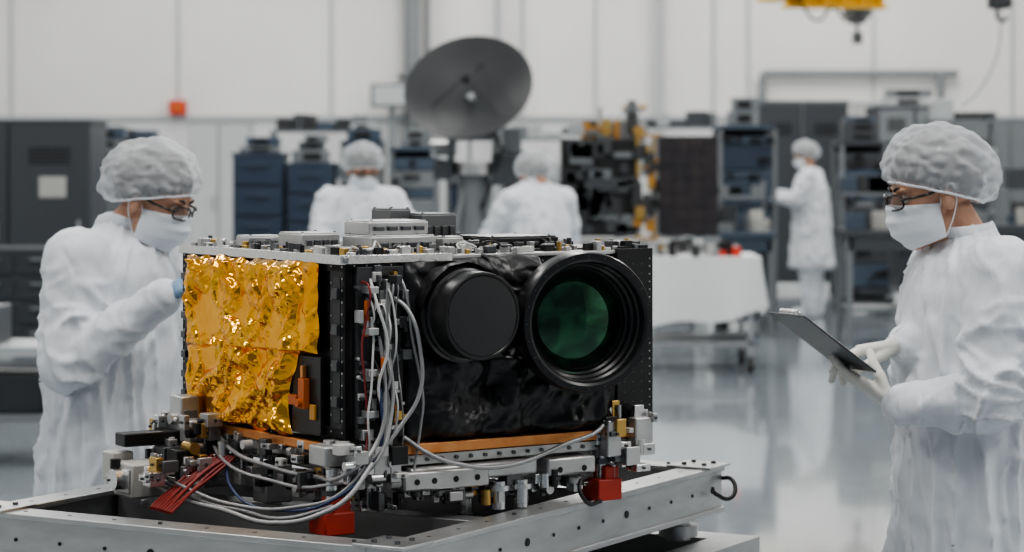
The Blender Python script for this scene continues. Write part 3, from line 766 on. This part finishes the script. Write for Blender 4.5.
def hand(T_,name,wrist,dirx,back,left,curl,m,thumb=(.5,.3),spread=.06,vox=.0032,s=1.0):
    x=Vector(dirx).normalized(); z=Vector(back); z=(z-x*z.dot(x)).normalized(); y=z.cross(x)
    if left: y=-y
    Mt=Matrix((x,y,z)).transposed()
    bm=bmesh.new(); W0=Vector(wrist)
    P=lambda v: W0+Mt@(Vector(v)*s)
    bases=[(.090,.031,0),(.094,.011,.001),(.090,-.010,0),(.080,-.029,-.002)]
    lens=[(.042,.026,.021),(.047,.030,.022),(.043,.028,.021),(.033,.021,.019)]
    rad=[.0102,.0104,.0100,.0090]
    starts=[(.012,.016,0),(.012,.006,0),(.012,-.006,0),(.012,-.015,0)]
    caps(bm,P((-.03,0,0)),.026*s,P((.012,0,0)),.024*s)
    for i in range(4):
        caps(bm,P(starts[i]),.0155*s,P(bases[i]),.0125*s)
        if i<3:
            a=[(bases[i][k]+bases[i+1][k])/2*.85 for k in range(3)]; caps(bm,P((.02,0,0)),.015*s,P(a),.0125*s)
        p=Vector(bases[i]); th=0; sp=spread*(1.5-i)
        cc=curl[i] if hasattr(curl[0],'__len__') else curl
        for j in range(3):
            th+=cc[j]; d=Vector((math.cos(th)*math.cos(sp),math.cos(th)*math.sin(sp),-math.sin(th)))
            q=p+d*lens[i][j]; r0=rad[i]*(1-.07*j); caps(bm,P(p),r0*s,P(q),r0*.93*s); p=q
    o,c_=thumb
    p=Vector((.022,.018,-.006)); d=Vector((math.cos(o),math.sin(o)*math.cos(c_),-math.sin(o)*math.sin(c_)))
    for j,(l,r0) in enumerate(((.040,.0145),(.032,.0115),(.026,.0100))):
        q=p+d*l; caps(bm,P(p),r0*s,P(q),r0*.9*s); p=q
        o2=o*(1-.45*(j+1)); d=Vector((math.cos(o2),math.sin(o2)*math.cos(c_),-abs(math.sin(o))*math.sin(c_)*(1+.3*j))).normalized()
    me=remesh(bm,vox,2)
    T_.mesh(name,m,me)

def person(name,loc,yaw,head,hrot,armR,armL,hands,torso_lean=(0,0),vox=.010,glasses=True,seed=1,scale=1.0,slv=1.0,wr_amp=1.0,bulk=1.0):
    T_=Thing(name,loc,yaw,scale)
    lx,ly=torso_lean
    def cen(z):
        k=max(0,(z-.95)/.5); return (lx*k,ly*k)
    bm=bmesh.new(); rs=[]
    for (z,rx,ry) in ((.50,.185,.235),(.70,.175,.222),(.90,.163,.208),(1.02,.155,.20),(1.14,.152,.198),(1.25,.148,.202),(1.33,.134,.195),(1.39,.112,.170),(1.425,.086,.122),(1.452,.068,.080),(1.475,.062,.066)):
        c_=cen(z); b_=bulk if z<1.4 else 1; rs.append((z,c_[0],c_[1],rx*b_,ry*b_))
    rings(bm,rs)
    arms=[]
    for sh,el,wr in (armR,armL):
        sh,el,wr=Vector(sh),Vector(el),Vector(wr); arms.append((sh,el,wr))
        nb=Vector((lx,ly,1.385)); inner=sh.lerp(nb,.55)
        caps(bm,inner,.072,sh,.078); caps(bm,sh,.082*slv,el,.068*slv); caps(bm,el,.069*slv,wr,.044)
    for sy in (-1,1):
        caps(bm,(0,sy*.095,.88),.12,(.015,sy*.10,.50),.095); caps(bm,(.015,sy*.10,.50),.095,(-.01,sy*.11,.12),.075)
        caps(bm,(-.02,sy*.11,.055),.052,(.14,sy*.125,.045),.043)
    me=remesh(bm,vox,5)
    sd=Vector((seed*3.7,seed*1.3,0))
    def ridge(v,e=2.2): return max(0,1-abs(noise.noise(v))*2.6)**e
    def fn(p,nn):
        best=9;bt=0;bi=None;cat=0
        for (sh,el,wr) in arms:
            t1,d1=seg_t(p,sh,el); t2,d2=seg_t(p,el,wr)
            if d1-.08<best: best=d1-.08;bt=t1;cat=1;bi=(sh,el)
            if d2-.055<best: best=d2-.055;bt=1-t2;cat=2;bi=(el,wr)
        ang=math.atan2(p.y-cen(p.z)[1],p.x-cen(p.z)[0])
        warp=noise.noise(p*2.5+sd)*.5
        f1=ridge(Vector((math.cos(ang)*3.2+warp+p.z*.9,math.sin(ang)*3.2+warp,p.z*1.2))+sd)
        f2_=ridge(Vector((math.cos(ang)*2.4-p.z*2.0,math.sin(ang)*2.4+p.z*1.4,p.z*2.2+warp))*1.3+sd*2,3)
        f3=crumple(p+sd,seed,2.8,7)
        f4=crumple(p+sd,seed+9,8,6)
        low=max(0,min(1,(1.35-p.z)/.6))
        tor=(.020*(f1-.3)*(.45+low*.8)+.013*f2_+.011*f3+.005*f4)*wr_amp
        if p.z>1.42: tor*=.5
        if best<.03 and cat:
            a,b_=bi; ax=(b_-a).normalized(); u=(p-a).dot(ax); rad=(p-a)-ax*u
            w2=noise.noise(p*7+sd)*.7
            f2=ridge(Vector((u*9+w2+rad.z*9,rad.x*7,rad.y*7))+sd,2.0)
            f5=ridge(Vector((u*17+w2-rad.y*12,rad.x*9,rad.z*9))+sd*1.7,2.5)
            elb=.45+.9*bt
            arm=(.016*(f2-.3)*elb+.009*(f5-.25)*elb+.006*crumple(p+sd,seed+3,7,6))*wr_amp
            k=max(0,min(1,(.03-best)/.03)); return tor*(1-k)+arm*k
        return tor
    displace(me,fn)
    for v in me.vertices:
        if v.co.z<.004: v.co.z=.004
    me.update()
    T_.mesh('coverall','gown',me)
    bvh=BVHTree.FromPolygons([v.co.copy() for v in me.vertices],[tuple(p.vertices) for p in me.polygons])
    def strip(y0,y1,z0,z1,nm):
        b2=bmesh.new(); prev=None
        for i in range(90):
            z=z0+(z1-z0)*i/89; row=[]
            for qq in range(6):
                y=y0+(y1-y0)*qq/5
                h=bvh.ray_cast(Vector((.6,y+cen(z)[1],z)),Vector((-1,0,0)))
                x=h[0].x if h[0] else cen(z)[0]+.06
                row.append((x+(.003 if 0<qq<5 else -.002),y+cen(z)[1],z))
            row=[b2.verts.new(r) for r in row]
            if prev:
                for a in range(5): b2.faces.new((prev[a],prev[a+1],row[a+1],row[a]))
            prev=row
        m2=bpy.data.meshes.new(nm); b2.to_mesh(m2); b2.free(); T_.mesh(nm,'gown',m2)
    strip(-.026,.026,.56,1.43,'zip_placket')
    def collar(u,v):
        a=2*math.pi*u; c_=cen(1.45)
        r=.067+.004*v+.003*math.sin(a*5+seed)+.004*math.cos(a)+.006*math.sin(v*math.pi); z=1.445+.040*v-.016*v*max(0,math.cos(a))+.004*math.sin(a*3)
        return Vector((c_[0]+r*math.cos(a)*1.03+.012*v,c_[1]+r*math.sin(a),z))
    o=T_.mesh('collar','gown',sheet(collar,64,6)); md=o.modifiers.new('sol','SOLIDIFY'); md.thickness=.005
    for i,(sh,el,wr) in enumerate(arms):
        d=(wr-el).normalized()
        T_.lathe('cuffs','gown_seam',[(.038,-.012),(.045,-.006),(.043,.004),(.038,.018),(.036,.022),(.030,.022)],wr,d,28)
    Hc=Vector(head); Hm=Matrix.Translation(Hc)@Matrix.Rotation(R(hrot[0]),4,'Z')@Matrix.Rotation(R(hrot[1]),4,'Y')@Matrix.Rotation(R(hrot[2] if len(hrot)>2 else 0),4,'X')
    bm=bmesh.new()
    ell(bm,(-.012,0,.038),(.098,.077,.088)); ell(bm,(.028,0,.0),(.066,.066,.085)); ell(bm,(.030,0,-.055),(.060,.056,.060))
    ell(bm,(.066,0,-.095),(.024,.028,.022)); ell(bm,(.012,0,-.07),(.058,.060,.042)); ell(bm,(.083,0,-.05),(.018,.028,.022))
    for sy in (-1,1):
        ell(bm,(.064,sy*.038,-.030),(.024,.022,.020)); ell(bm,(.076,sy*.030,.028),(.018,.030,.010))
        ell(bm,(-.006,sy*.080,-.008),(.018,.009,.032)); ell(bm,(-.002,sy*.084,-.012),(.012,.008,.020))
    caps(bm,(.088,0,.012),.0095,(.108,0,-.022),.0125); ell(bm,(.105,0,-.026),(.014,.017,.010))
    ell(bm,(.090,0,-.058),(.014,.022,.0065)); ell(bm,(.089,0,-.068),(.013,.020,.007))
    bm.transform(Hm)
    nb=Vector((cen(1.46)[0],cen(1.46)[1],1.43)); top=Hm@Vector((-.022,0,-.06))
    caps(bm,nb,.060,top,.056)
    me=remesh(bm,.0045,3); Hi=Hm.inverted()
    def sock(p,nn):
        l=Hi@p; r=0
        for sy in (-1,1):
            d2=((l.y-sy*.031)/.017)**2+((l.z-.006)/.012)**2
            if l.x>.05 and d2<4: r-=.009*math.exp(-d2)
        return r
    displace(me,sock); T_.mesh('head_and_neck','skin',me)
    for sy in (-1,1):
        T_.sph('eyeballs','eye_white',Hm@Vector((.0765,sy*.031,.006)),.0118); T_.sph('irises','iris',Hm@Vector((.0855,sy*.0315,.005)),.0052,10)
        T_.tube('eyebrow','hair_dark',[Hm@Vector((.094,sy*.016,.028)),Hm@Vector((.093,sy*.032,.034)),Hm@Vector((.080,sy*.050,.028))],.0032)
        T_.tube('eyelid','skin',[Hm@Vector((.084,sy*.018,.008)),Hm@Vector((.0895,sy*.031,.0145)),Hm@Vector((.080,sy*.046,.007))],.0026)
    def dome(rad,c_,tilt,thmax,wob):
        ca,sa=math.cos(R(tilt)),math.sin(R(tilt)); ax=Vector((-sa,0,ca)); fw=Vector((ca,0,sa)); C=Vector(c_)
        def f(u,v):
            ph=2*math.pi*u; th=R(thmax)*v+1e-3
            x=math.sin(th)*math.cos(ph); y=math.sin(th)*math.sin(ph); z=math.cos(th)
            k=1.0
            if wob:
                dd=Vector((x,y,z)); k+=.075*crumple(dd+sd,seed+20,1.3,7)+.05*crumple(dd+sd,seed+27,3.2,6)+.03*noise.noise(dd*3+sd)+.035*v**3*math.sin(ph*26+3*noise.noise(dd*2))
                if v>.93: k-=.06*((v-.93)/.07)
                k+=.08*max(0,-x)*math.sin(th)
            p=C+(fw*(x*rad[0])+Vector((0,1,0))*(y*rad[1])+ax*(z*rad[2]))*k
            return Hm@p
        return f
    T_.mesh('hair','hair_dark',sheet(dome((.106,.087,.098),(-.015,0,.037),28,109,False),48,20))
    T_.mesh('bouffant_cap','net',sheet(dome((.130,.112,.106),(-.024,0,.050),26,121,True),150,48))
    ca,sa=math.cos(R(26)),math.sin(R(26)); ax=Vector((-sa,0,ca)); fw=Vector((ca,0,sa)); C=Vector((-.024,0,.050))
    pts=[]
    for i in range(28):
        ph=2*math.pi*i/28; th=R(121); rr_=.97+.012*math.sin(i*2.3)
        pts.append(Hm@(C+(fw*(math.sin(th)*math.cos(ph)*.130)+Vector((0,1,0))*(math.sin(th)*math.sin(ph)*.112)+ax*(math.cos(th)*.106))*rr_))
    T_.tube('cap_elastic','mask_white',pts,.0030,cyc=True)
    def maskf(u,v):
        a=R(-88+176*u); z=.004-.118*v
        fx=[(.0,.112),(.2,.122),(.5,.124),(.75,.112),(1.0,.084)]
        for (v0,x0_),(v1,x1_) in zip(fx,fx[1:]):
            if v0<=v<=v1: fr=x0_+(x1_-x0_)*(v-v0)/(v1-v0); break
        e=abs(2*u-1)
        zz=z+( -.022*e*(1-v) + .018*e*v)
        ryv=.068+.005*math.sin(v*math.pi)
        cx=.012; ca_=math.cos(a); ca_=math.copysign(abs(ca_)**1.05,ca_)
        x=cx+(fr-cx)*ca_; y=ryv*math.sin(a)
        x+=.0030*math.sin(v*math.pi*7)*(1-e)+.002*crumple(Vector((x,y,zz)),seed,14,5)
        return Hm@Vector((x,y,zz))
    o=T_.mesh('face_mask','mask_white',sheet(maskf,60,36)); md=o.modifiers.new('sol','SOLIDIFY'); md.thickness=.002
    for sy in (-1,1):
        T_.tube('ear_loop','mask_white',[Hm@Vector((.014,sy*.068,-.028)),Hm@Vector((.0,sy*.082,.012)),Hm@Vector((-.018,sy*.085,.02)),Hm@Vector((-.024,sy*.084,-.01)),Hm@Vector((-.010,sy*.082,-.05)),Hm@Vector((.014,sy*.068,-.092))],.0014)
    if glasses:
        for sy in (-1,1):
            cy=sy*.034; pts=[]
            for i in range(16):
                a=2*math.pi*i/16; yy=.027*math.copysign(abs(math.cos(a))**.6,math.cos(a)); zz=.017*math.copysign(abs(math.sin(a))**.6,math.sin(a))
                Y_=cy+yy; X_=.114-.012*(Y_/.06)**2*1.8
                pts.append(Hm@Vector((X_,Y_,zz+.004)))
            T_.tube('glasses_rim','frame_dark',pts,.0022,cyc=True)
            b3=T_.bm('glasses_lens','spec_lens'); b3.faces.new([b3.verts.new(p) for p in pts])
            T_.tube('glasses_temple','frame_dark',[Hm@Vector((.096,sy*.062,.008)),Hm@Vector((.085,sy*.077,.009)),Hm@Vector((.04,sy*.082,.008)),Hm@Vector((-.008,sy*.087,.012)),Hm@Vector((-.03,sy*.085,-.005))],.0034)
        T_.tube('glasses_bridge','frame_dark',[Hm@Vector((.113,-.008,.008)),Hm@Vector((.116,0,.010)),Hm@Vector((.113,.008,.008))],.0022)
    for hd in hands: hand(T_,*hd)
    T_.done(); return T_
V=Vector

person('cleanroom_technician',(-1.04,6.5,0),R(-20),(.12,0,1.522),(2,22),
    ((.0,-.175,1.365),(.02,-.25,1.115),(.275,-.225,1.285)), ((.02,.175,1.365),(.10,.24,1.13),(.33,.14,1.22)),
    [('right_hand',(.298,-.223,1.301),(.9,.05,.42),(0,-.6,.8),False,(.45,.5,.35),'glove_blue',(.6,.5)),
     ('left_hand',(.35,.13,1.23),(.95,-.2,.2),(0,.3,.9),True,(.4,.5,.3),'glove_blue',(.6,.5))],
    torso_lean=(.03,0),seed=1,vox=.008,slv=1.08,bulk=1.04)

RY=R(190); RL=V((1.05,5.7,0)); Rm=Matrix.Rotation(-RY,3,'Z')
def rl(p): return Rm@(V(p)-RL)
def rd(d): return Rm@V(d)
eu=V((-.15,-.05,.115)).normalized(); wu=V((-.06,.18,-.004)); wu=(wu-eu*wu.dot(eu)).normalized()
bn=eu.cross(wu)
if bn.z<0: bn=-bn
BC=V((.688,5.55,1.224))
palm=BC-eu*.152-wu*.020-bn*.023
d1=V((-.80,.50,.34)); d1=(d1-bn*d1.dot(bn)).normalized()
w1=palm-d1*.062
w2=BC-eu*.110+wu*.055+bn*.048; d2=V((-.93,-.05,-.12)).normalized(); w2=w2-d2*.095
eng=person('cleanroom_engineer',RL,RY,(.09,0,1.552),(-4,14),
    ((.0,-.175,1.375),(.03,-.24,1.12),tuple(rl(w2-d2*.02))), ((.0,.18,1.375),(.05,.245,1.105),tuple(rl(w1-d1*.02))),
    [('left_hand',tuple(rl(w1)),tuple(rd(d1)),tuple(rd(-bn)),True,(.10,.35,.35),'glove_white',(.80,1.1)),
     ('right_hand',tuple(rl(w2)),tuple(rd(d2)),tuple(rd((0,.1,1))),False,((.25,.3,.2),(.35,.5,.3),(.5,.7,.4),(.6,.7,.5)),'glove_white',(.5,.9))],
    torso_lean=(.015,0),seed=2,vox=.008,slv=1.06,bulk=1.02)
cb=Thing('clipboard',BC)
X_=eu; Z_=bn; Y_=Z_.cross(X_)
rot=Matrix((X_,Y_,Z_)).transposed()
cb.box('board','clip_board',(0,0,0),(.215,.185,.004),rot=rot,bevel=.0015)
cb.box('paper','paper',rot@V((-.010,0,.003)),(.185,.172,.0016),rot=rot,bevel=0)
cb.box('clip','alu_bright',rot@V((.094,0,.008)),(.022,.10,.010),rot=rot); cb.cyl('clip_roll','alu_bright',rot@V((.104,-.045,.010)),rot@V((.104,.045,.010)),.005)
cb.done()

person('lab_technician',(-.84,13.9,0),R(-75),(.06,0,1.54),(5,20),
    ((.0,-.18,1.37),(.10,-.26,1.12),(.30,-.12,1.10)), ((.0,.18,1.37),(.10,.26,1.12),(.30,.12,1.10)),
    [('right_hand',(.32,-.11,1.10),(1,.2,-.1),(0,0,1),False,(.4,.5,.3),'glove_white',(.6,.5)),('left_hand',(.32,.11,1.10),(1,-.2,-.1),(0,0,1),True,(.4,.5,.3),'glove_white',(.6,.5))],
    torso_lean=(.05,0),seed=3,vox=.014,wr_amp=1.2)
person('lab_technician.001',(.17,15.5,0),R(115),(.08,0,1.49),(15,28),
    ((.02,-.18,1.34),(.14,-.27,1.10),(.34,-.14,1.10)), ((.02,.18,1.34),(.14,.27,1.10),(.34,.14,1.10)),
    [('right_hand',(.36,-.13,1.10),(1,.2,-.1),(0,0,1),False,(.4,.5,.3),'glove_white',(.6,.5)),('left_hand',(.36,.13,1.10),(1,-.2,-.1),(0,0,1),True,(.4,.5,.3),'glove_white',(.6,.5))],
    torso_lean=(.06,0),seed=4,vox=.014,wr_amp=1.2)
person('lab_technician.002',(2.95,24.6,0),R(160),(.07,0,1.59),(10,14),
    ((.0,-.18,1.40),(.12,-.25,1.16),(.36,-.14,1.22)), ((.0,.18,1.40),(.10,.25,1.15),(.34,.14,1.18)),
    [('right_hand',(.38,-.13,1.22),(1,.2,.1),(0,0,1),False,(.4,.5,.3),'glove_white',(.6,.5)),('left_hand',(.36,.13,1.18),(1,-.2,.1),(0,0,1),True,(.4,.5,.3),'glove_white',(.6,.5))],
    torso_lean=(.03,0),seed=5,vox=.014,wr_amp=1.2,bulk=1.12)

# ------------------------------------------------------------------ camera
cam=bpy.data.cameras.new('camera'); co=bpy.data.objects.new('camera',cam); COL.objects.link(co)
co.location=(0,0,1.65); co.rotation_euler=(R(90),0,0)
cam.sensor_width=36; cam.lens=36*2500/1024; cam.shift_y=-126/1024
cam.clip_end=100
cam.dof.use_dof=True; cam.dof.focus_distance=4.95; cam.dof.aperture_fstop=4.6
S.camera=co
S.view_settings.view_transform='AgX'
try: S.view_settings.look='AgX - Medium High Contrast'
except Exception as e: print(e)
S.view_settings.exposure=0.08
